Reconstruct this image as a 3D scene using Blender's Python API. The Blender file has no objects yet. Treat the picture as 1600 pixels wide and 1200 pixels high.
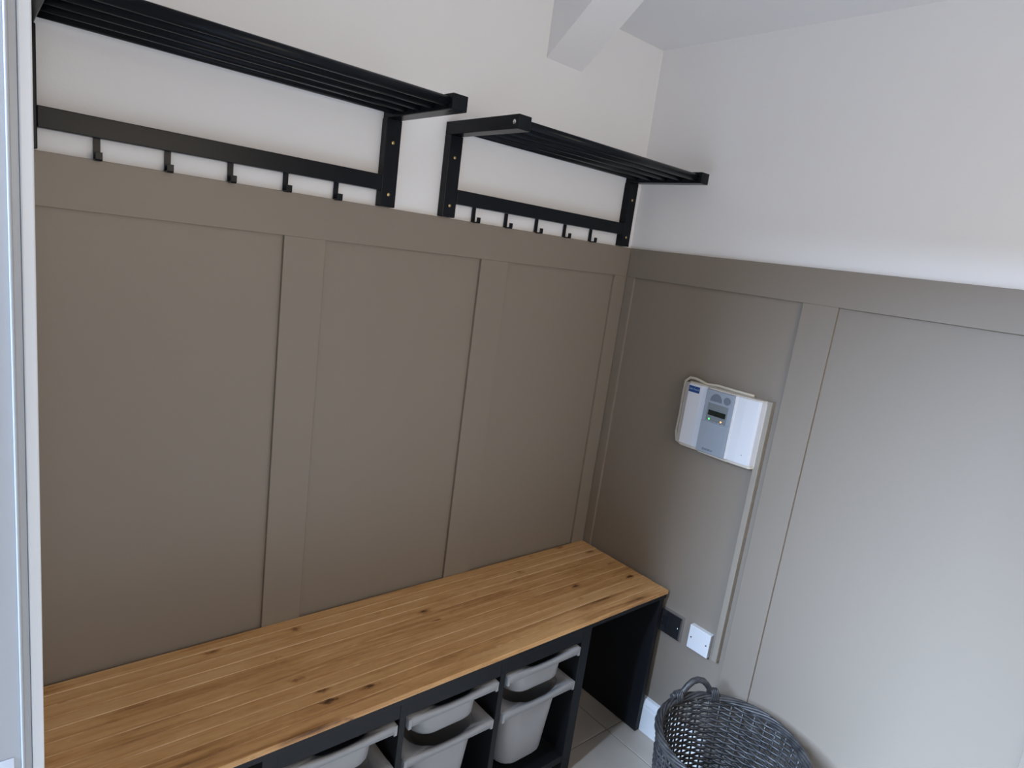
import bpy, bmesh, math, random
from mathutils import Vector, Matrix
random.seed(7)
S = bpy.context.scene
C = S.collection

# ------------------------------------------------------------------ camera
CAM = Vector((-1.9101, -1.604, 1.691))
yaw, pitch, roll = 0.7217, -0.2017, 0.134
fw = Vector((math.sin(yaw)*math.cos(pitch), math.cos(yaw)*math.cos(pitch), math.sin(pitch)))
r0 = Vector((math.cos(yaw), -math.sin(yaw), 0)); u0 = r0.cross(fw)
rt = r0*math.cos(roll) + u0*math.sin(roll); up = u0*math.cos(roll) - r0*math.sin(roll)
cd = bpy.data.cameras.new('camera'); cam = bpy.data.objects.new('camera', cd); C.objects.link(cam)
m = Matrix((rt, up, -fw)).transposed().to_4x4(); m.translation = CAM
cam.matrix_world = m
cd.sensor_width = 36; cd.lens = 36*1003.5/1600; cd.clip_start = 0.01
S.camera = cam

# ------------------------------------------------------------------ daylight and added fill
W = bpy.data.worlds.new('overcast_sky'); S.world = W; W.use_nodes = True
bg = W.node_tree.nodes['Background']
bg.inputs['Color'].default_value = (0.80, 0.90, 1.0, 1); bg.inputs['Strength'].default_value = 0.02
def area(name, loc, target, sx, sy, power, col):
    l = bpy.data.lights.new(name, 'AREA'); l.shape = 'RECTANGLE'; l.size = sx; l.size_y = sy; l.energy = power; l.color = col
    o = bpy.data.objects.new(name, l); C.objects.link(o); o.location = loc
    o.rotation_euler = (Vector(target)-Vector(loc)).to_track_quat('-Z', 'Y').to_euler()
    return o
# cool sky light falling in through the open doorway, softer warm fill added at an unseen window to light the back wall
area('doorway_daylight', (-4.6, -.40, 3.34), (0, -.95, .8), 1.4, 2.2, 1290, (.53, .71, 1.0))
area('added_front_fill', (-1.12, -2.80, 2.0), (-.35, 0, 1.9), 1.1, 1.1, 27, (1.0, .86, .70))
S.view_settings.view_transform = 'Standard'; S.view_settings.look = 'None'
S.view_settings.gamma = 1.0; S.view_settings.use_curve_mapping = False
S.view_settings.exposure = 0.04
S.cycles.use_denoising = True
S.cycles.max_bounces = 12; S.cycles.diffuse_bounces = 8

# ------------------------------------------------------------------ helpers
ORG = {}
def wloc(o):
    return ORG.get(o.name, Vector((0, 0, 0))) if o else Vector((0, 0, 0))
def link(o, parent=None, org=(0, 0, 0)):
    C.objects.link(o); org = Vector(org); o.parent = parent
    o.location = org - wloc(parent); ORG[o.name] = org
    return o
def props(o, label=None, cat=None, group=None, kind=None):
    for k, v in (('label', label), ('category', cat), ('group', group), ('kind', kind)):
        if v: o[k] = v
    return o
def thing(name, loc, label, cat, group=None):
    return props(link(bpy.data.objects.new(name, None), None, loc), label, cat, group)
def mesh(name, bm, mats, parent=None, org=None, smooth=False):
    """bm holds world coordinates"""
    if org is None:
        org = wloc(parent)
    org = Vector(org)
    bmesh.ops.translate(bm, verts=bm.verts, vec=-org)
    bmesh.ops.recalc_face_normals(bm, faces=bm.faces)
    me = bpy.data.meshes.new(name); bm.to_mesh(me); bm.free()
    for mt in (mats if isinstance(mats, (list, tuple)) else [mats]): me.materials.append(mt)
    if smooth:
        for p in me.polygons: p.use_smooth = True
    return link(bpy.data.objects.new(name, me), parent, org)
def add_box(bm, a, b, bev=0, seg=2, mi=0):
    t = bmesh.new()
    bmesh.ops.create_cube(t, size=1)
    for v in t.verts:
        v.co = Vector([a[i] + (b[i]-a[i])*(v.co[i]+.5) for i in range(3)])
    if bev:
        bmesh.ops.bevel(t, geom=t.edges[:], offset=bev, segments=seg, affect='EDGES', profile=.5)
    for f in t.faces: f.material_index = mi
    join(bm, t)
def join(bm, t):
    me = bpy.data.meshes.new('tmp'); t.to_mesh(me); t.free(); bm.from_mesh(me); bpy.data.meshes.remove(me)
def box(name, a, b, mat, parent=None, bev=0, seg=2, org=None):
    bm = bmesh.new(); add_box(bm, a, b, bev, seg)
    return mesh(name, bm, mat, parent, org)
def add_tube(bm, pts, rad, n=8, closed=False, caps=True, mi=0):
    pts = [Vector(p) for p in pts]; k = len(pts); rings = []
    ref = None
    for i, p in enumerate(pts):
        if closed: d = pts[(i+1) % k] - pts[i-1]
        else: d = pts[min(i+1, k-1)] - pts[max(i-1, 0)]
        d.normalize()
        if ref is None:
            ref = Vector((0, 0, 1)) if abs(d.z) < .9 else Vector((1, 0, 0))
        s = d.cross(ref).normalized(); ref = s.cross(d).normalized()
        r = rad[i] if isinstance(rad, (list, tuple)) else rad
        rings.append([bm.verts.new(p + (s*math.cos(2*math.pi*j/n) + ref*math.sin(2*math.pi*j/n))*r) for j in range(n)])
    for i in range(k if closed else k-1):
        A, B = rings[i], rings[(i+1) % k]
        for j in range(n):
            f = bm.faces.new((A[j], A[(j+1) % n], B[(j+1) % n], B[j])); f.smooth = True; f.material_index = mi
    if caps and not closed:
        for R_ in (rings[0], rings[-1]):
            f = bm.faces.new(R_); f.material_index = mi
def tube(name, pts, rad, mat, parent=None, n=8, closed=False):
    bm = bmesh.new(); add_tube(bm, pts, rad, n, closed)
    return mesh(name, bm, mat, parent)
def add_prism(bm, poly, axis, a, b, bev=0):
    """poly: 2D points in the two other axes (in xyz order), extruded along axis a..b"""
    t = bmesh.new(); o = [i for i in range(3) if i != axis]
    def P(q, h):
        v = [0, 0, 0]; v[o[0]], v[o[1]] = q; v[axis] = h
        return t.verts.new(v)
    A = [P(q, a) for q in poly]; B = [P(q, b) for q in poly]; n = len(poly)
    t.faces.new(A); t.faces.new(B)
    for i in range(n): t.faces.new((A[i], A[(i+1) % n], B[(i+1) % n], B[i]))
    bmesh.ops.recalc_face_normals(t, faces=t.faces)
    if bev: bmesh.ops.bevel(t, geom=t.edges[:], offset=bev, segments=2, affect='EDGES', profile=.5)
    join(bm, t)
def prism(name, poly, axis, a, b, mat, parent=None, bev=0):
    bm = bmesh.new(); add_prism(bm, poly, axis, a, b, bev)
    return mesh(name, bm, mat, parent)
def add_disc(bm, c, nrm, r, h, n=16, dome=False):
    """short cylinder (or dome) standing on c along nrm"""
    c = Vector(c); z = Vector(nrm).normalized()
    x = z.orthogonal().normalized(); y = z.cross(x)
    prof = [(r, 0), (r, h)] if not dome else [(r, 0), (r*.94, h*.4), (r*.7, h*.78), (r*.35, h*.96)]
    rings = [[bm.verts.new(c + z*hh + (x*math.cos(2*math.pi*i/n) + y*math.sin(2*math.pi*i/n))*rr) for i in range(n)] for rr, hh in prof]
    for A, B in zip(rings, rings[1:]):
        for i in range(n): bm.faces.new((A[i], A[(i+1) % n], B[(i+1) % n], B[i]))
    bm.faces.new(rings[0]); bm.faces.new(rings[-1])
def text(name, body, size, loc, xdir, ydir, mat, parent, depth=.0003):
    cu = bpy.data.curves.new('txt', 'FONT'); cu.body = body; cu.size = size; cu.extrude = depth
    cu.align_x = 'CENTER'; cu.align_y = 'CENTER'
    t = bpy.data.objects.new('txt', cu); C.objects.link(t)
    dg = bpy.context.evaluated_depsgraph_get()
    me = bpy.data.meshes.new_from_object(t.evaluated_get(dg))
    bpy.data.objects.remove(t); bpy.data.curves.remove(cu)
    x = Vector(xdir).normalized(); y = Vector(ydir).normalized(); z = x.cross(y)
    M = Matrix((x, y, z)).transposed().to_4x4(); M.translation = Vector(loc)
    me.transform(M); bm = bmesh.new(); bm.from_mesh(me); bpy.data.meshes.remove(me)
    return mesh(name, bm, mat, parent)

# ------------------------------------------------------------------ materials
def srgb(r, g, b):
    f = lambda c: (c/255/12.92) if c/255 <= .04045 else ((c/255+.055)/1.055)**2.4
    return (f(r), f(g), f(b), 1)
def mat(name, col, rough=.5, metal=0, spec=.5, bump=0, bscale=200, vary=0, vscale=4, coat=0, sss=0, emit=None, estr=0):
    M = bpy.data.materials.new(name); M.use_nodes = True
    nt = M.node_tree; N = nt.nodes; L = nt.links; B = N['Principled BSDF']
    B.inputs['Base Color'].default_value = col; B.inputs['Roughness'].default_value = rough
    B.inputs['Metallic'].default_value = metal; B.inputs['Specular IOR Level'].default_value = spec
    if coat: B.inputs['Coat Weight'].default_value = coat; B.inputs['Coat Roughness'].default_value = .1
    if sss:
        B.inputs['Subsurface Weight'].default_value = sss; B.inputs['Subsurface Radius'].default_value = (.01, .01, .01)
        B.inputs['Subsurface Scale'].default_value = .5
    if emit: B.inputs['Emission Color'].default_value = emit; B.inputs['Emission Strength'].default_value = estr
    tc = N.new('ShaderNodeTexCoord')
    if vary:
        n = N.new('ShaderNodeTexNoise'); n.inputs['Scale'].default_value = vscale; n.inputs['Detail'].default_value = 6
        L.new(tc.outputs['Object'], n.inputs['Vector'])
        mx = N.new('ShaderNodeMix'); mx.data_type = 'RGBA'
        lo = tuple(c*(1-vary) for c in col[:3])+(1,); hi = tuple(min(1, c*(1+vary)) for c in col[:3])+(1,)
        mx.inputs[6].default_value = lo; mx.inputs[7].default_value = hi
        L.new(n.outputs['Fac'], mx.inputs[0]); L.new(mx.outputs[2], B.inputs['Base Color'])
    if bump:
        n2 = N.new('ShaderNodeTexNoise'); n2.inputs['Scale'].default_value = bscale; n2.inputs['Detail'].default_value = 3
        L.new(tc.outputs['Object'], n2.inputs['Vector'])
        b = N.new('ShaderNodeBump'); b.inputs['Strength'].default_value = bump; b.inputs['Distance'].default_value = .001
        L.new(n2.outputs['Fac'], b.inputs['Height']); L.new(b.outputs['Normal'], B.inputs['Normal'])
    return M
M_white = mat('white_emulsion', (.82, .81, .805, 1), .85, spec=.2, bump=.25, bscale=120, vary=.012)
M_ceil = mat('ceiling_emulsion', (.80, .79, .79, 1), .9, spec=.2, bump=.25, bscale=120)
M_taupe = mat('taupe_eggshell', (.236, .198, .159, 1), .45, spec=.35, bump=.12, bscale=260, vary=.015)
M_gloss = mat('white_gloss', (.72, .71, .70, 1), .25, bump=.08, bscale=60)
M_lining = mat('dimmed_white_gloss', (.42, .42, .425, 1), .3, bump=.1, bscale=40)  # white gloss, colour darkened to offset the doorway light it catches
M_skirt = mat('skirting_gloss', (.80, .81, .82, 1), .25)
M_black = mat('black_satin', (.0075, .009, .012, 1), .30, spec=.14, bump=.15, bscale=90)
M_blackp = mat('black_panel_paint', (.0095, .0105, .013, 1), .5, spec=.24, bump=.1, bscale=150)
M_brass = mat('brass_screw', (.55, .40, .18, 1), .3, metal=1)
M_steel = mat('steel', (.62, .62, .65, 1), .25, metal=1)
M_hole = mat('screw_recess', (.01, .01, .01, 1), .6)
M_bin = mat('bin_plastic', (.30, .30, .305, 1), .38, sss=.1, bump=.05, bscale=300)  # white plastic, shade under the bench put into a greyer colour
M_cover = mat('alarm_white', (.62, .62, .64, 1), .35)
M_cream = mat('aged_cream_plastic', (.55, .50, .42, 1), .45)
M_grey = mat('alarm_grey', (.27, .30, .34, 1), .4)
M_grey2 = mat('alarm_window_grey', (.17, .19, .20, 1), .3)
M_grille = mat('alarm_grille', (.13, .15, .18, 1), .5)
M_lcd = mat('lcd_dark', (.01, .016, .012, 1), .15)
M_blue = mat('label_blue', (.01, .055, .19, 1), .35)
M_ink = mat('dark_ink', (.03, .04, .06, 1), .5)
M_lite = mat('label_print', (.35, .45, .60, 1), .5)
M_green = mat('led_green', (.1, .8, .2, 1), .3, emit=(.10, 1, .15, 1), estr=1.2)
M_amber = mat('led_amber', (.9, .4, .1, 1), .3, emit=(1, .45, .15, 1), estr=1.2)
M_plate = mat('white_switch_plate', (.66, .66, .67, 1), .3)
M_bplate = mat('black_nickel', (.02, .02, .022, 1), .08, metal=.0, spec=.8, coat=.6)
M_trunk = mat('painted_trunking', (.27, .235, .19, 1), .45)
M_grout = mat('grout', (.20, .18, .155, 1), .9)
M_tile = mat('stone_tile', (.44, .38, .315, 1), .38, vary=.2, vscale=7, bump=.15, bscale=40)
M_pave = mat('paving', (.40, .39, .37, 1), .9, vary=.2)

def wood_mat(name, ramp, light=False):
    M = bpy.data.materials.new(name); M.use_nodes = True
    nt = M.node_tree; N = nt.nodes; L = nt.links; B = N['Principled BSDF']
    tc = N.new('ShaderNodeTexCoord'); oi = N.new('ShaderNodeObjectInfo')
    off = N.new('ShaderNodeVectorMath'); off.operation = 'SCALE'; off.inputs[0].default_value = (17.3, 41.7, 9.1)
    L.new(oi.outputs['Random'], off.inputs['Scale'])
    add = N.new('ShaderNodeVectorMath'); add.operation = 'ADD'
    L.new(tc.outputs['Object'], add.inputs[0]); L.new(off.outputs[0], add.inputs[1])
    def mp(sx, sy):
        q = N.new('ShaderNodeMapping'); q.inputs['Scale'].default_value = (sx, sy, sy); L.new(add.outputs[0], q.inputs['Vector']); return q
    def noise(sx, sy, sc, det, dist):
        q = mp(sx, sy); n = N.new('ShaderNodeTexNoise'); n.inputs['Scale'].default_value = sc
        n.inputs['Detail'].default_value = det; n.inputs['Distortion'].default_value = dist
        L.new(q.outputs[0], n.inputs['Vector']); return n
    def math_(op, a, b=None, c=None):
        n = N.new('ShaderNodeMath'); n.operation = op
        for i, v in enumerate((a, b, c)):
            if v is None: continue
            if isinstance(v, (int, float)): n.inputs[i].default_value = v
            else: L.new(v, n.inputs[i])
        return n.outputs[0]
    g1 = noise(1.2, 26, 1.6, 5, 1.1); g2 = noise(2.5, 170, 1.5, 4, .3); g3 = noise(3.5, 8, 1.0, 4, .4)
    # knots
    q = mp(3.2, 22); vo = N.new('ShaderNodeTexVoronoi'); vo.inputs['Scale'].default_value = 1.0
    L.new(q.outputs[0], vo.inputs['Vector'])
    sep = N.new('ShaderNodeSeparateColor'); L.new(vo.outputs['Color'], sep.inputs[0])
    pick = math_('GREATER_THAN', sep.outputs[0], .70)
    nz = noise(14, 40, 1, 3, 0)
    dd = math_('ADD', vo.outputs['Distance'], math_('MULTIPLY', math_('SUBTRACT', nz.outputs['Fac'], .5), .35))
    mr = N.new('ShaderNodeMapRange'); L.new(dd, mr.inputs[0])
    mr.inputs[1].default_value = .05; mr.inputs[2].default_value = .42; mr.inputs[3].default_value = 1; mr.inputs[4].default_value = 0
    mr.interpolation_type = 'SMOOTHSTEP'
    knot = math_('MULTIPLY', mr.outputs[0], pick)
    v = math_('ADD', math_('MULTIPLY', g1.outputs['Fac'], .62), math_('MULTIPLY', g2.outputs['Fac'], .22))
    v = math_('ADD', v, math_('MULTIPLY', g3.outputs['Fac'], .30))
    v = math_('ADD', v, math_('MULTIPLY', math_('SUBTRACT', oi.outputs['Random'], .5), .10))
    v = math_('SUBTRACT', v, math_('MULTIPLY', knot, .17))
    q2 = mp(10, 24); vo2 = N.new('ShaderNodeTexVoronoi'); vo2.inputs['Scale'].default_value = 1.0
    L.new(q2.outputs[0], vo2.inputs['Vector'])
    sep2 = N.new('ShaderNodeSeparateColor'); L.new(vo2.outputs['Color'], sep2.inputs[0])
    pick2 = math_('GREATER_THAN', sep2.outputs[1], .80)
    nz2 = noise(60, 90, 1, 3, 0)
    d2 = math_('ADD', vo2.outputs['Distance'], math_('MULTIPLY', math_('SUBTRACT', nz2.outputs['Fac'], .5), .45))
    mr2 = N.new('ShaderNodeMapRange'); L.new(d2, mr2.inputs[0]); mr2.interpolation_type = 'SMOOTHSTEP'
    mr2.inputs[1].default_value = .02; mr2.inputs[2].default_value = .36; mr2.inputs[3].default_value = 1; mr2.inputs[4].default_value = 0
    v = math_('SUBTRACT', v, math_('MULTIPLY', math_('MULTIPLY', mr2.outputs[0], pick2), .34))
    g4 = noise(16, 60, 1.0, 5, 1.5)
    v = math_('ADD', v, math_('MULTIPLY', math_('SUBTRACT', g4.outputs['Fac'], .5), .26))
    cr = N.new('ShaderNodeValToRGB'); L.new(v, cr.inputs[0])
    e = cr.color_ramp.elements
    e[0].position, e[0].color = ramp[0]; e[1].position, e[1].color = ramp[-1]
    for p_, c_ in ramp[1:-1]:
        x = e.new(p_); x.color = c_
    L.new(cr.outputs[0], B.inputs['Base Color'])
    B.inputs['Roughness'].default_value = .5; B.inputs['Specular IOR Level'].default_value = .35
    bp = N.new('ShaderNodeBump'); bp.inputs['Strength'].default_value = .25; bp.inputs['Distance'].default_value = .001
    L.new(g2.outputs['Fac'], bp.inputs['Height']); L.new(bp.outputs[0], B.inputs['Normal'])
    return M
M_wood = wood_mat('stained_pine', [(.22, (.075, .030, .011, 1)), (.40, (.40, .20, .075, 1)), (.55, (.58, .325, .132, 1)), (.72, (.68, .42, .20, 1))])
M_edge = wood_mat('worn_pine_edge', [(.30, (.20, .095, .036, 1)), (.46, (.44, .24, .10, 1)), (.6, (.68, .46, .25, 1)), (.7, (.78, .58, .36, 1))])

def willow():
    M = mat('grey_willow', (.075, .075, .082, 1), .45)
    nt = M.node_tree; N = nt.nodes; L = nt.links; B = N['Principled BSDF']
    tc = N.new('ShaderNodeTexCoord'); n = N.new('ShaderNodeTexNoise'); n.inputs['Scale'].default_value = 38; n.inputs['Detail'].default_value = 4
    L.new(tc.outputs['Object'], n.inputs['Vector'])
    cr = N.new('ShaderNodeValToRGB'); L.new(n.outputs['Fac'], cr.inputs[0])
    e = cr.color_ramp.elements; e[0].position = .3; e[0].color = (.014, .014, .016, 1); e[1].position = .75; e[1].color = (.068, .064, .062, 1)
    L.new(cr.outputs[0], B.inputs['Base Color'])
    return M
M_willow = willow()

# ------------------------------------------------------------------ the room
H = 2.452; HP = 1.761; RB = 1.6565; REC = .012; XL = -1.853; YF = -2.35
def struct(o, label=None): return props(o, label, None, None, 'structure')
wb = struct(box('wall_back', (XL-.13, REC, -.05), (.12, .12, H+.02), M_white), 'white painted back wall above taupe panelling')
wr = struct(box('wall_right', (REC, YF, -.05), (.12, REC, H+.02), M_white), 'white painted side wall with the alarm panel')
bm = bmesh.new(); WX0, WX1, WZ0, WZ1 = -1.68, -.58, 1.35, 2.28  # front wall opening invented to pass the fill light
add_box(bm, (XL-.13, YF-.12, -.05), (WX0, YF, H+.02)); add_box(bm, (WX1, YF-.12, -.05), (.12, YF, H+.02))
add_box(bm, (WX0, YF-.12, -.05), (WX1, YF, WZ0)); add_box(bm, (WX0, YF-.12, WZ1), (WX1, YF, H+.02))
wf = struct(mesh('wall_front', bm, M_white), 'white wall facing the bench, with an added window opening')
wn = props(link(bpy.data.objects.new('added_window_1', None), None, (-.8, YF, WZ0)), 'white framed window added facing the bench for fill light', None, None, 'structure')  # unseen window, added to carry the fill light
for a_, b_ in (((WX0, WZ0), (WX0+.05, WZ1)), ((WX1-.05, WZ0), (WX1, WZ1)), ((WX0+.05, WZ0), (WX1-.05, WZ0+.05)), ((WX0+.05, WZ1-.05), (WX1-.05, WZ1)), ((-1.19, WZ0+.05), (-1.15, WZ1-.05))):
    box('added_window_frame', (a_[0], YF-.08, a_[1]), (b_[0], YF-.03, b_[1]), M_gloss, wn, .003)
ce = struct(box('ceiling', (XL-.13, YF, H), (REC, REC, H+.1), M_ceil), 'flat white ceiling')
DY0, DY1, DH = -.625, -1.69, 2.06
bm = bmesh.new()
add_box(bm, (XL-.13, -.571, -.05), (XL, REC, H))
add_box(bm, (XL-.13, YF, -.05), (XL, DY1-.02, H))
add_box(bm, (XL-.13, DY1-.02, DH+.02), (XL, -.571, H))
wl = struct(mesh('wall_left', bm, M_white), 'white wall around the open doorway')
# panelling boards on the back wall: faces at y=0, panels recessed
def pan_b(name, x0, x1, z0, z1, th=REC, bev=.0008): return box(name, (x0, REC-th, z0), (x1, REC, z1), M_taupe, wb, bev, 1)
def pan_r(name, y0, y1, z0, z1, th=REC, bev=.0008): return box(name, (REC-th, y0, z0), (REC, y1, z1), M_taupe, wr, bev, 1)
bs = [(-1.915, -1.807), (-1.3023, -1.1946), (-.6898, -.5815), (-.0664, 0.0)]
pan_b('panel_sheet', XL, REC, 0, HP-.004, .002, 0)
pan_b('top_rail', XL, 0.0, RB, HP)
pan_b('bottom_rail', XL, 0.0, 0, .12)
pan_b('stile', XL, bs[0][1], .12, RB)
for a, b in bs[1:]: pan_b('stile', a, b, .12, RB)
pan_r('panel_sheet', YF, 0.0, .02, HP-.004, .002, 0)
pan_r('top_rail', YF, 0.0, RB, HP)
for a, b in [(-.0376, 0.0), (-.7929, -.6882), (-1.565, -1.457), (YF, YF+.11)]: pan_r('stile', a, b, .02, RB)
# skirting on the right wall
bm = bmesh.new()
add_prism(bm, [(REC, 0), (-.014, 0), (-.014, .098), (-.0125, .101), (-.0125, .112), (-.009, .121), (-.003, .128), (REC, .130)], 1, YF, -.03)
struct(mesh('baseboard_right', bm, M_skirt), 'white moulded skirting board on the side wall')
# floor: grout bed with separate stone tiles
fl = struct(box('floor', (XL-.13, YF, -.05), (REC, REC, -.004), M_grout), 'beige stone tiled floor')
T = .40; g = .0022; tiles = {}
xs = [XL-.13] + [x for x in [-.122-T*k for k in range(6, -1, -1)] if XL-.13 < x] + [REC]
ys = [YF] + [y for y in [-.366-T*k for k in range(6, -1, -1)] if y > YF] + [REC]
for i in range(len(xs)-1):
    for j in range(len(ys)-1):
        w, d = xs[i+1]-xs[i], ys[j+1]-ys[j]
        if w < .02 or d < .02: continue
        key = (round(w, 4), round(d, 4)); cx, cy = (xs[i]+xs[i+1])/2, (ys[j]+ys[j+1])/2
        if key not in tiles:
            t = box('tile', (cx-w/2+g, cy-d/2+g, -.012), (cx+w/2-g, cy+d/2-g, 0), M_tile, fl, .0015, 1, org=(cx, cy, 0))
            tiles[key] = t.data
        else:
            t = link(bpy.data.objects.new('tile', tiles[key]), fl, (cx, cy, 0))
struct(box('ground_outside', (-9, -8, -.16), (XL-.13, 6, -.08), M_pave), 'paved ground outside the doorway')
# sloping boxed rafter foot between back wall and ceiling
bm = bmesh.new()
add_prism(bm, [(REC, 2.288-.007), (-.205, H), (REC, H)], 0, -.526, -.37)
rb_ = struct(mesh('trim_1', bm, M_ceil), 'white sloping boxed beam in the ceiling corner')
# door frame at the left
dr = props(link(bpy.data.objects.new('door_1', None), None, (XL, DY0, 0)), 'white gloss painted door frame at the left edge', None, None, 'structure')
YA = -.60
bm = bmesh.new(); add_box(bm, (XL, YA, 0), (XL+.0140, YA+.062, DH+.06), .002, 2); mesh('architrave', bm, M_gloss, dr)
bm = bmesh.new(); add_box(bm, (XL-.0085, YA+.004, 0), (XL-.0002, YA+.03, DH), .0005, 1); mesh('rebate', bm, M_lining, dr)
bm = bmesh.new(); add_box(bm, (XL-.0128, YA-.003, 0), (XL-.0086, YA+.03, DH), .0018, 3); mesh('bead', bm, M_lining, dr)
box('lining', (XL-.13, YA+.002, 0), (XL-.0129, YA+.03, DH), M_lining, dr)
box('lining', (XL-.13, DY1-.02, 0), (XL, DY1, DH), M_gloss, dr, .002)
box('architrave', (XL, DY1-.062, 0), (XL+.0158, DY1, DH+.06), M_gloss, dr, .003)
box('head_lining', (XL-.13, DY1-.02, DH), (XL, DY0+.05, DH+.02), M_gloss, dr, .002)
box('head_architrave', (XL, DY1, DH), (XL+.0158, YA, DH+.06), M_gloss, dr, .003)
props(box('strike_plate', (XL-.05, YA+.0006, .80), (XL-.0215, YA+.0022, .892), M_steel, dr), 'steel strike plate')

# ------------------------------------------------------------------ coat racks
def rack(x0, x1, hooks, label, zb=HP+.002):
    t = thing('coat_rack', ((x0+x1)/2, REC, zb), label, 'coat rack', 'black coat racks on the back wall')
    pw, yf = .044, -.016
    z0, z1, zt, ya = zb, 1.986, 2.021, -.306
    for s, (a, b) in ((-1, (x0, x0+pw)), (1, (x1-pw, x1))):
        p = box('post', (a, yf, z0), (b, REC, z1), M_black, t, .002)
        for zz in (1.927, 1.795):
            bm = bmesh.new(); add_disc(bm, ((a+b)/2, yf+.0005, zz), (0, -1, 0), .0048, .0022, 14, True)
            sc = mesh('screw', bm, M_brass, p)
            props(sc, 'brass screw head')
        aa, ab = (a, a+.042) if s < 0 else (b-.042, b)
        ar = box('arm', (aa, ya, z1), (ab, REC, zt), M_black, t, .002)
        xo = aa if s < 0 else ab
        bm = bmesh.new(); add_disc(bm, (xo-s*.0005*(1 if s > 0 else 1) , -.290, 2.003), (s, 0, 0), .006, .002, 14, True)
        props(mesh('cap_screw', bm, M_steel, ar), 'steel cap screw')
    for y in (-.284, -.222, -.160, -.098, -.036):
        tube('rod', [(x0+.03, y, 2.004), (x1-.03, y, 2.004)], .0115, M_black, t, 14)
    box('hook_rail', (x0+pw, yf-.001, 1.803), (x1-pw, REC-.006, 1.843), M_black, t, .0015)
    for hx in hooks:
        bm = bmesh.new(); w = .0062; th = .0036
        y = REC-.003
        zc = zb-.004
        outer = [(y, 1.806), (y, zc+.003), (y-.003, zc), (y-.029, zc), (y-.032, zc+.003), (y-.032, zc+.017)]
        inner = [(y-.032+th, zc+.017), (y-.032+th, zc+th+.001), (y-.028+th, zc+th), (y-.003-th, zc+th), (y-th, zc+th+.002), (y-th, 1.806)]
        add_prism(bm, outer+inner, 0, hx-w, hx+w, .0006)
        mesh('hook', bm, M_black, t)
    return t
rack(-1.836, -1.015, [-1.693, -1.563, -1.433, -1.305, -1.175], 'black slatted coat rack nearest the white door frame')
rack(-.861, -.035, [-.735, -.609, -.480, -.350, -.222], 'black slatted coat rack in the corner, above the bench\'s far end')

# ------------------------------------------------------------------ bench
bench = thing('bench', (-.93, -.22, 0), 'long bench with stained pine plank seat and black boards', 'bench')
ZT = .58; TH = .014; YB = -.436; NPL = 11; pwid = YB/NPL
X0 = XL+.002
box('seat_board', (X0, YB+.003, ZT-TH-.018), (-.006, -.001, ZT-TH), M_blackp, bench, .001)
for i in range(NPL):
    ya, yb = pwid*(i+1), pwid*i - (.001 if i == 0 else 0)
    xe = -.004 - random.random()*.004
    bm = bmesh.new(); b = .0014
    v = []
    for x in (X0, xe):
        e = .0015 if x == xe else 0
        v.append([bm.verts.new(q) for q in ((x, ya, ZT-TH), (x, yb, ZT-TH), (x, yb, ZT-.0016), (x-e, yb-b, ZT), (x-e, ya+b, ZT), (x, ya, ZT-.0016))])
    A, B_ = v
    for k in range(6):
        f = bm.faces.new((A[k], A[(k+1) % 6], B_[(k+1) % 6], B_[k]))
        f.material_index = 1 if k == 2 or (k == 4 and i < NPL-1) else 0
    bm.faces.new(A); bm.faces.new(B_).material_index = 1
    mesh('plank', bm, [M_wood, M_edge], bench, org=(-.93, (ya+yb)/2, ZT))
props(box('end_panel', (-.038, YB+.004, .002), (-.016, -.02, ZT-TH-.018), M_blackp, bench, .001), 'black end panel')
props(box('end_panel', (X0, YB+.004, .002), (X0+.022, -.02, ZT-TH-.018), M_blackp, bench, .001), 'black end panel')

# storage unit under the bench
unit = thing('storage_unit', (-.93, -.22, 0), 'black painted three-column storage unit under the bench', 'storage unit')
UY = -.430; UT = ZT-TH-.0185
cols = [(-1.412, -1.1), (-1.083, -.770), (-.751, -.434)]
def upart(n, a, b, bev=.001): return box(n, a, b, M_blackp, unit, bev)
upart('side_panel', (-1.446, UY, .002), (-1.412, -.012, UT)); upart('side_panel', (-.434, UY, .002), (-.394, -.012, UT))
upart('divider', (-1.1, UY, .05), (-1.083, -.012, UT)); upart('divider', (-.770, UY, .05), (-.751, -.012, UT))
for a, b in cols:
    upart('fascia', (a, UY+.001, .505), (b, UY+.019, UT)); upart('top_shelf', (a, UY+.019, UT-.016), (b, -.012, UT))
    upart('bottom_shelf', (a, UY+.001, .055), (b, -.012, .080))
    for zz in (.452, .324):
        for xx, s in ((a, 1), (b, -1)):
            upart('runner', (min(xx, xx+s*.007), UY+.012, zz), (max(xx, xx+s*.007), -.02, zz+.008), 0)

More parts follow.
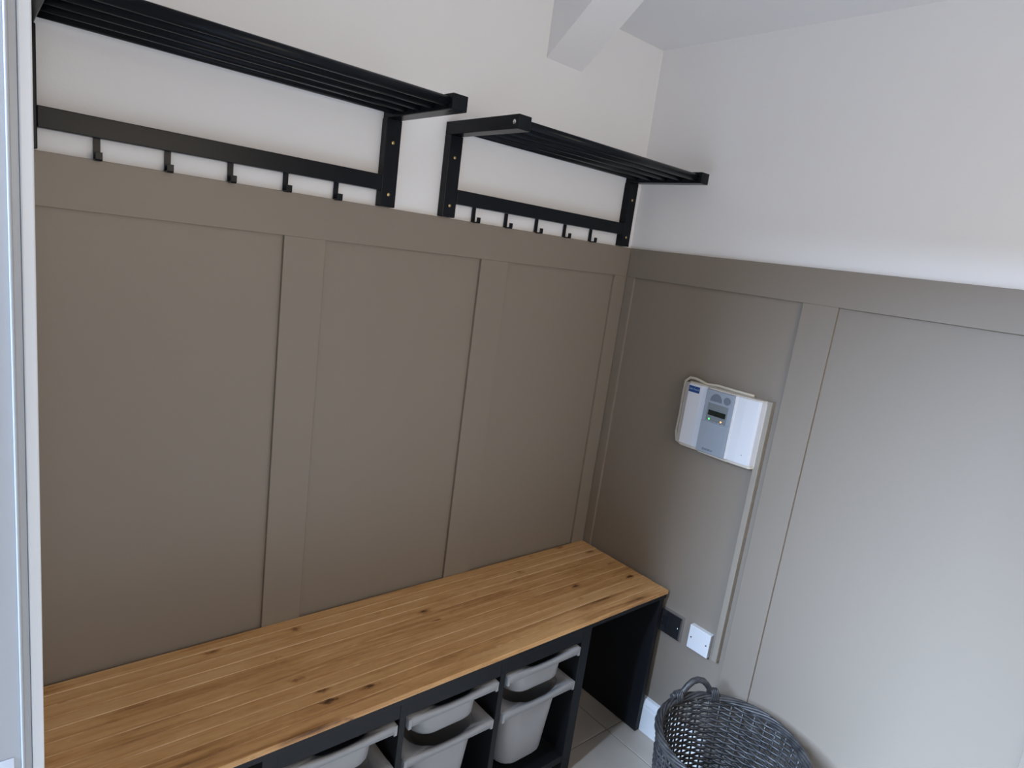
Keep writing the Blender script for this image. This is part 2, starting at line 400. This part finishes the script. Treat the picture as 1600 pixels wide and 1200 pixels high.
# ------------------------------------------------------------------ bins
def rrect(hx, hy, r, n=5, m=8):
    pts = []
    cs = [(hx-r, hy-r, 0), (-hx+r, hy-r, 90), (-hx+r, -hy+r, 180), (hx-r, -hy+r, 270)]
    for k, (cx, cy, a0) in enumerate(cs):
        for i in range(n+1):
            a = math.radians(a0 + 90*i/n); pts.append((cx+r*math.cos(a), cy+r*math.sin(a)))
        nx = cs[(k+1) % 4]; a = math.radians(a0+90)
        p0 = pts[-1]; b0 = math.radians(nx[2]); p1 = (nx[0]+r*math.cos(b0), nx[1]+r*math.sin(b0))
        for i in range(1, m): pts.append((p0[0]+(p1[0]-p0[0])*i/m, p0[1]+(p1[1]-p0[1])*i/m))
    return pts
def loft(bm, rings, cap0=True, cap1=True):
    R_ = [[bm.verts.new(p) for p in r] for r in rings]
    n = len(R_[0])
    for A, B in zip(R_, R_[1:]):
        for i in range(n):
            f = bm.faces.new((A[i], A[(i+1) % n], B[(i+1) % n], B[i])); f.smooth = True
    if cap0: bm.faces.new(R_[0])
    if cap1: bm.faces.new(R_[-1])
def make_bin(col, ztop, h, label):
    a, b = cols[col]; cx = (a+b)/2; cy = -.232
    hx, hy = (b-a)/2-.0085, .205
    bx_, by_ = hx-.040, hy-.012
    k = .005 if h < .15 else .018
    t = thing('storage_bin', (cx, cy, ztop-h), label, 'storage bin', 'white plastic bins in the storage unit')
    def ring(x, y, r, z, dip=0):
        out = []
        for px, py in rrect(x, y, r):
            d = 0
            if dip and py < -y*.8:
                q = max(0, 1-(abs(px)/(.62*x))**4); d = dip*q
            out.append((cx+px, cy+py, z-d))
        return out
    w = .0028; dp = .010; zb = ztop-h
    bm = bmesh.new()
    loft(bm, [ring(bx_-k-w-.02, by_-k-w-.02, .03, zb+w), ring(bx_-k-w-.004, by_-k-w-.004, .05, zb+.008), ring(bx_-w, by_-w, .055, ztop-.002, dp),
              ring(bx_, by_, .055, ztop-.004, dp), ring(bx_-k, by_-k, .055, zb+.012), ring(bx_-k-.006, by_-k-.006, .05, zb+.003), ring(bx_-k-.02, by_-k-.02, .03, zb)])
    mesh('tub', bm, M_bin, t)
    bm = bmesh.new()
    loft(bm, [ring(bx_-.001, by_-.001, .055, ztop-.004, dp), ring(bx_-.001, by_-.001, .055, ztop, dp), ring(hx-.003, hy-.003, .010, ztop, dp*.8), ring(hx, hy, .012, ztop-.003, dp*.8),
              ring(hx, hy, .012, ztop-.024), ring(hx-.003, hy-.003, .010, ztop-.024), ring(hx-.0035, hy-.0035, .010, ztop-.0045, dp*.8), ring(bx_-.001, by_-.001, .055, ztop-.004, dp)], False, False)
    # lugs at the two front ends of the rim
    for s in (-1, 1):
        add_box(bm, (cx+s*hx-.008*(s > 0)-.001, cy-hy+.0005, ztop-.032), (cx+s*hx+.008*(s < 0)+.001, cy-hy+.03, ztop-.002), .002)
    mesh('rim', bm, M_bin, t)
names = ['left-hand', 'middle', 'right-hand']
for c in range(3):
    make_bin(c, .496, .100, 'shallow white plastic bin, top of the %s column of the storage unit' % names[c])
    make_bin(c, .372, .248, 'deep white plastic bin, bottom of the %s column of the storage unit' % names[c])

# ------------------------------------------------------------------ alarm panel on the right wall
al = thing('alarm_panel', (0, -.515, 1.12), 'white alarm control panel with grey centre, mounted on taupe wall', 'alarm panel')
bm = bmesh.new(); add_prism(bm, [(-.352, 1.122), (-.655, 1.122), (-.655, 1.334), (-.352, 1.334)], 0, -.014, REC, .004); mesh('back_plate', bm, M_cream, al)
prof = [(-.013, -.372), (-.036, -.378), (-.040, -.384), (-.041, -.434), (-.034, -.452), (-.046, -.459), (-.050, -.466), (-.050, -.570), (-.046, -.573), (-.045, -.60), (-.040, -.640), (-.034, -.648), (-.013, -.653)]
bm = bmesh.new(); add_prism(bm, prof, 2, 1.130, 1.338); mesh('cover', bm, M_cover, al)
bm = bmesh.new(); add_prism(bm, [(p[0]*.8, p[1]) for p in prof], 2, 1.119, 1.130); mesh('cover_edge', bm, M_cream, al); bm = bmesh.new(); add_prism(bm, [(p[0]*.85, p[1]) for p in prof], 2, 1.338, 1.342); mesh('cover_edge', bm, M_cream, al)
XF = -.056
gp = box('control_panel', (XF, -.566, 1.128), (-.046, -.463, 1.338), M_grey, al, .002)
props(box('keypad_flap', (XF-.003, -.565, 1.130), (XF+.001, -.464, 1.234), M_grey, al, .0012), 'blue-grey flap')
props(box('display_window', (XF-.0012, -.552, 1.236), (XF+.001, -.478, 1.295), M_grey2, al, .0005), 'grey display window')
props(box('display', (XF-.0022, -.547, 1.256), (XF, -.484, 1.273), M_lcd, al, .0003), 'dark liquid crystal display')
for yy, mm, lb in ((-.491, M_green, 'lit green indicator'), (-.535, M_amber, 'lit amber indicator')):
    bm = bmesh.new(); add_disc(bm, (XF-.001, yy, 1.243), (-1, 0, 0), .0032, .002, 12, True); props(mesh('indicator', bm, mm, al), lb)
for k in range(5): box('button', (XF-.0042, -.548+k*.0135, 1.2345), (XF+.001, -.548+k*.0135+.011, 1.2385), M_grey, al, .0004)
bm = bmesh.new()
add_prism(bm, [(-.503+.0215*math.cos(a*math.pi/14), 1.303+.026*math.sin(a*math.pi/14)) for a in range(15)], 0, XF-.001, XF+.001); gr1 = mesh('grille', bm, M_grille, al)
bm = bmesh.new(); add_disc(bm, (XF+.001, -.5425, 1.314), (-1, 0, 0), .0125, .002, 20); gr2 = mesh('grille', bm, M_grille, al)
props(gr1, 'half-round speaker grille'); props(gr2, 'round speaker grille')
lb = props(box('sticker', (-.0418, -.427, 1.310), (-.0402, -.385, 1.331), M_blue, al), 'blue sticker with pale lettering')
text('sticker_text', 'Safe Guard', .0085, (-.0419, -.406, 1.321), (0, -1, 0), (0, 0, 1), M_lite, lb)
text('logo_text', 'BOSCH', .009, (XF-.0031, -.512, 1.141), (0, -1, 0), (0, 0, 1), M_ink, al)
bm = bmesh.new(); add_tube(bm, [(XF-.0032, -.4915+.0032*math.cos(2*math.pi*k/16), 1.141+.0032*math.sin(2*math.pi*k/16)) for k in range(16)], .0007, 5, True); mesh('logo_mark', bm, M_ink, al)
bm = bmesh.new(); add_disc(bm, (-.0425, -.620, 1.158), (-1, 0, 0), .0012, .0012, 8); mesh('cover_screw', bm, M_ink, al)
cab = [(0.0, -.60, 1.344), (-.006, -.54, 1.3455), (-.008, -.47, 1.347), (-.008, -.43, 1.342), (-.010, -.405, 1.348), (-.012, -.385, 1.352), (-.010, -.362, 1.350), (-.008, -.346, 1.336), (-.007, -.344, 1.30), (-.007, -.346, 1.22), (-.007, -.344, 1.15), (-.007, -.352, 1.122), (-.008, -.38, 1.115), (-.008, -.43, 1.116), (-.006, -.50, 1.117)]
tube('cable', cab, .0048, M_cream, al, 8)
# trunking
tk = thing('cable_trunking', (0, -.658, .43), 'thin beige trunking strip running down from the alarm panel', 'trunking')
bm = bmesh.new(); add_box(bm, (-.012, -.669, .432), (REC, -.650, 1.342), .001); mesh('channel', bm, M_trunk, tk)
# plates
def plate(label, y0, y1, z0, z1, M, x=-.009):
    t = thing('wall_plate', (0, (y0+y1)/2, z0), label, 'wall plate')
    bm = bmesh.new(); add_box(bm, (x, y0, z0), (REC, y1, z1), .002, 2); mesh('faceplate', bm, M, t)
    return t
p1 = plate('square white blank wall plate beside the bench end', -.632, -.549, .423, .509, M_plate)
for yy in (-.5605, -.6205):
    bm = bmesh.new(); add_disc(bm, (-.0088, yy, .466), (-1, 0, 0), .0028, .0006, 12); props(mesh('screw', bm, M_hole, p1), 'dark screw')
p2 = plate('glossy black switched wall plate partly behind the bench end', -.514, -.428, .421, .506, M_bplate)
bm = bmesh.new()
for a, b in (((-.0075, -.5152, .420), (REC, -.514, .507)), ((-.0075, -.514, .506), (REC, -.428, .507)), ((-.0075, -.514, .420), (REC, -.428, .421))): add_box(bm, a, b)
props(mesh('chrome_edge', bm, M_steel, p2), 'chrome edge')
props(box('rocker_switch', (-.0135, -.462, .448), (-.0085, -.438, .482), M_blackp, p2, .001), 'black rocker switch')
for yy in (-.502, -.4345):
    bm = bmesh.new(); add_disc(bm, (-.0088, yy, .463), (-1, 0, 0), .0032, .0012, 12, True); props(mesh('screw', bm, M_steel, p2), 'chrome screw')

# ------------------------------------------------------------------ wicker basket
bc = Vector((-.266, -.892, 0)); BZ = .395; RT, RBm = .207, .165; NS = 36
bk = thing('wicker_basket', (bc.x, bc.y, 0), 'grey woven wicker basket with a handle, on the floor by the wall', 'basket')
def rad_at(z): return RBm + (RT-RBm)*(z/BZ)**.8
bp_ = lambda a, r, z: (bc.x+r*math.cos(a), bc.y+r*math.sin(a), z)
for k in range(NS):
    a = 2*math.pi*k/NS
    tube('stake', [bp_(a, rad_at(z), z) for z in (.004, .1, .2, .3, BZ-.005)], .0036, M_willow, bk, 6)
nrow = 42; SEG = NS*4
for r in range(nrow):
    z = .012 + r*(BZ-.022)/(nrow-1); s = 1 if r % 2 else -1; ph = random.random()*6
    pts = []
    for i in range(SEG):
        a = 2*math.pi*i/SEG
        pts.append(bp_(a, rad_at(z)+s*.0048*math.cos(NS*a/2)+.0008*math.sin(5*a+ph), z+.0012*math.sin(3*a+ph)))
    tube('weaver', pts, .0037+.0006*random.random(), M_willow, bk, 6, True)
for k in range(6):
    pts = []
    for i in range(144):
        a = 2*math.pi*i/144; q = 5*a + 2*math.pi*k/6
        pts.append(bp_(a, RT+.0085*math.cos(q), BZ+.001+.0075*math.sin(q)+.001*math.sin(11*a+k)))
    tube('rim_strand', pts, .0046, M_willow, bk, 6, True)
bm = bmesh.new()
for k in range(14):
    y = -RBm+.012 + k*(2*RBm-.024)/13; hw = math.sqrt(max(0, RBm**2-y*y))
    add_tube(bm, [(bc.x-hw, bc.y+y, .012+.003*(k % 2)), (bc.x, bc.y+y, .012), (bc.x+hw, bc.y+y, .012+.003*(k % 2))], .0065, 6)
for k in range(9):
    x = -RBm+.03 + k*(2*RBm-.06)/8; hw = math.sqrt(max(0, RBm**2-x*x))
    add_tube(bm, [(bc.x+x, bc.y-hw, .012), (bc.x+x, bc.y+hw, .012)], .004, 6)
mesh('woven_base', bm, M_willow, bk)
for ang in (65, 245):
    a = math.radians(ang); rd = Vector((math.cos(a), math.sin(a), 0)); tg = Vector((math.sin(a), -math.cos(a), 0))
    o = bc + rd*(RT-.004) + Vector((0, 0, BZ+.014))
    def hp(s, h): return o + tg*s + Vector((0, 0, h)) - rd*(s*s*1.6)
    path = [(-.092, .004), (-.074, .004), (-.058, .005), (-.046, .014), (-.034, .030), (-.018, .043), (0, .048), (.018, .043), (.034, .030), (.046, .014), (.058, .005), (.072, .003)]
    hd = tube('handle', [hp(*q) for q in path], [.0085, .009, .009, .009, .0095, .0098, .0098, .0098, .0095, .009, .009, .008], M_willow, bk, 10)
    for s in (-.066, .060):
        for j in range(4):
            c = hp(s+(j-1.5)*.0062, -.006)
            tube('wrap', [c + rd*(.015*math.cos(t)) + Vector((0, 0, .021*math.sin(t))) for t in [2*math.pi*i/14 for i in range(14)]], .0032, M_willow, hd, 5, True)
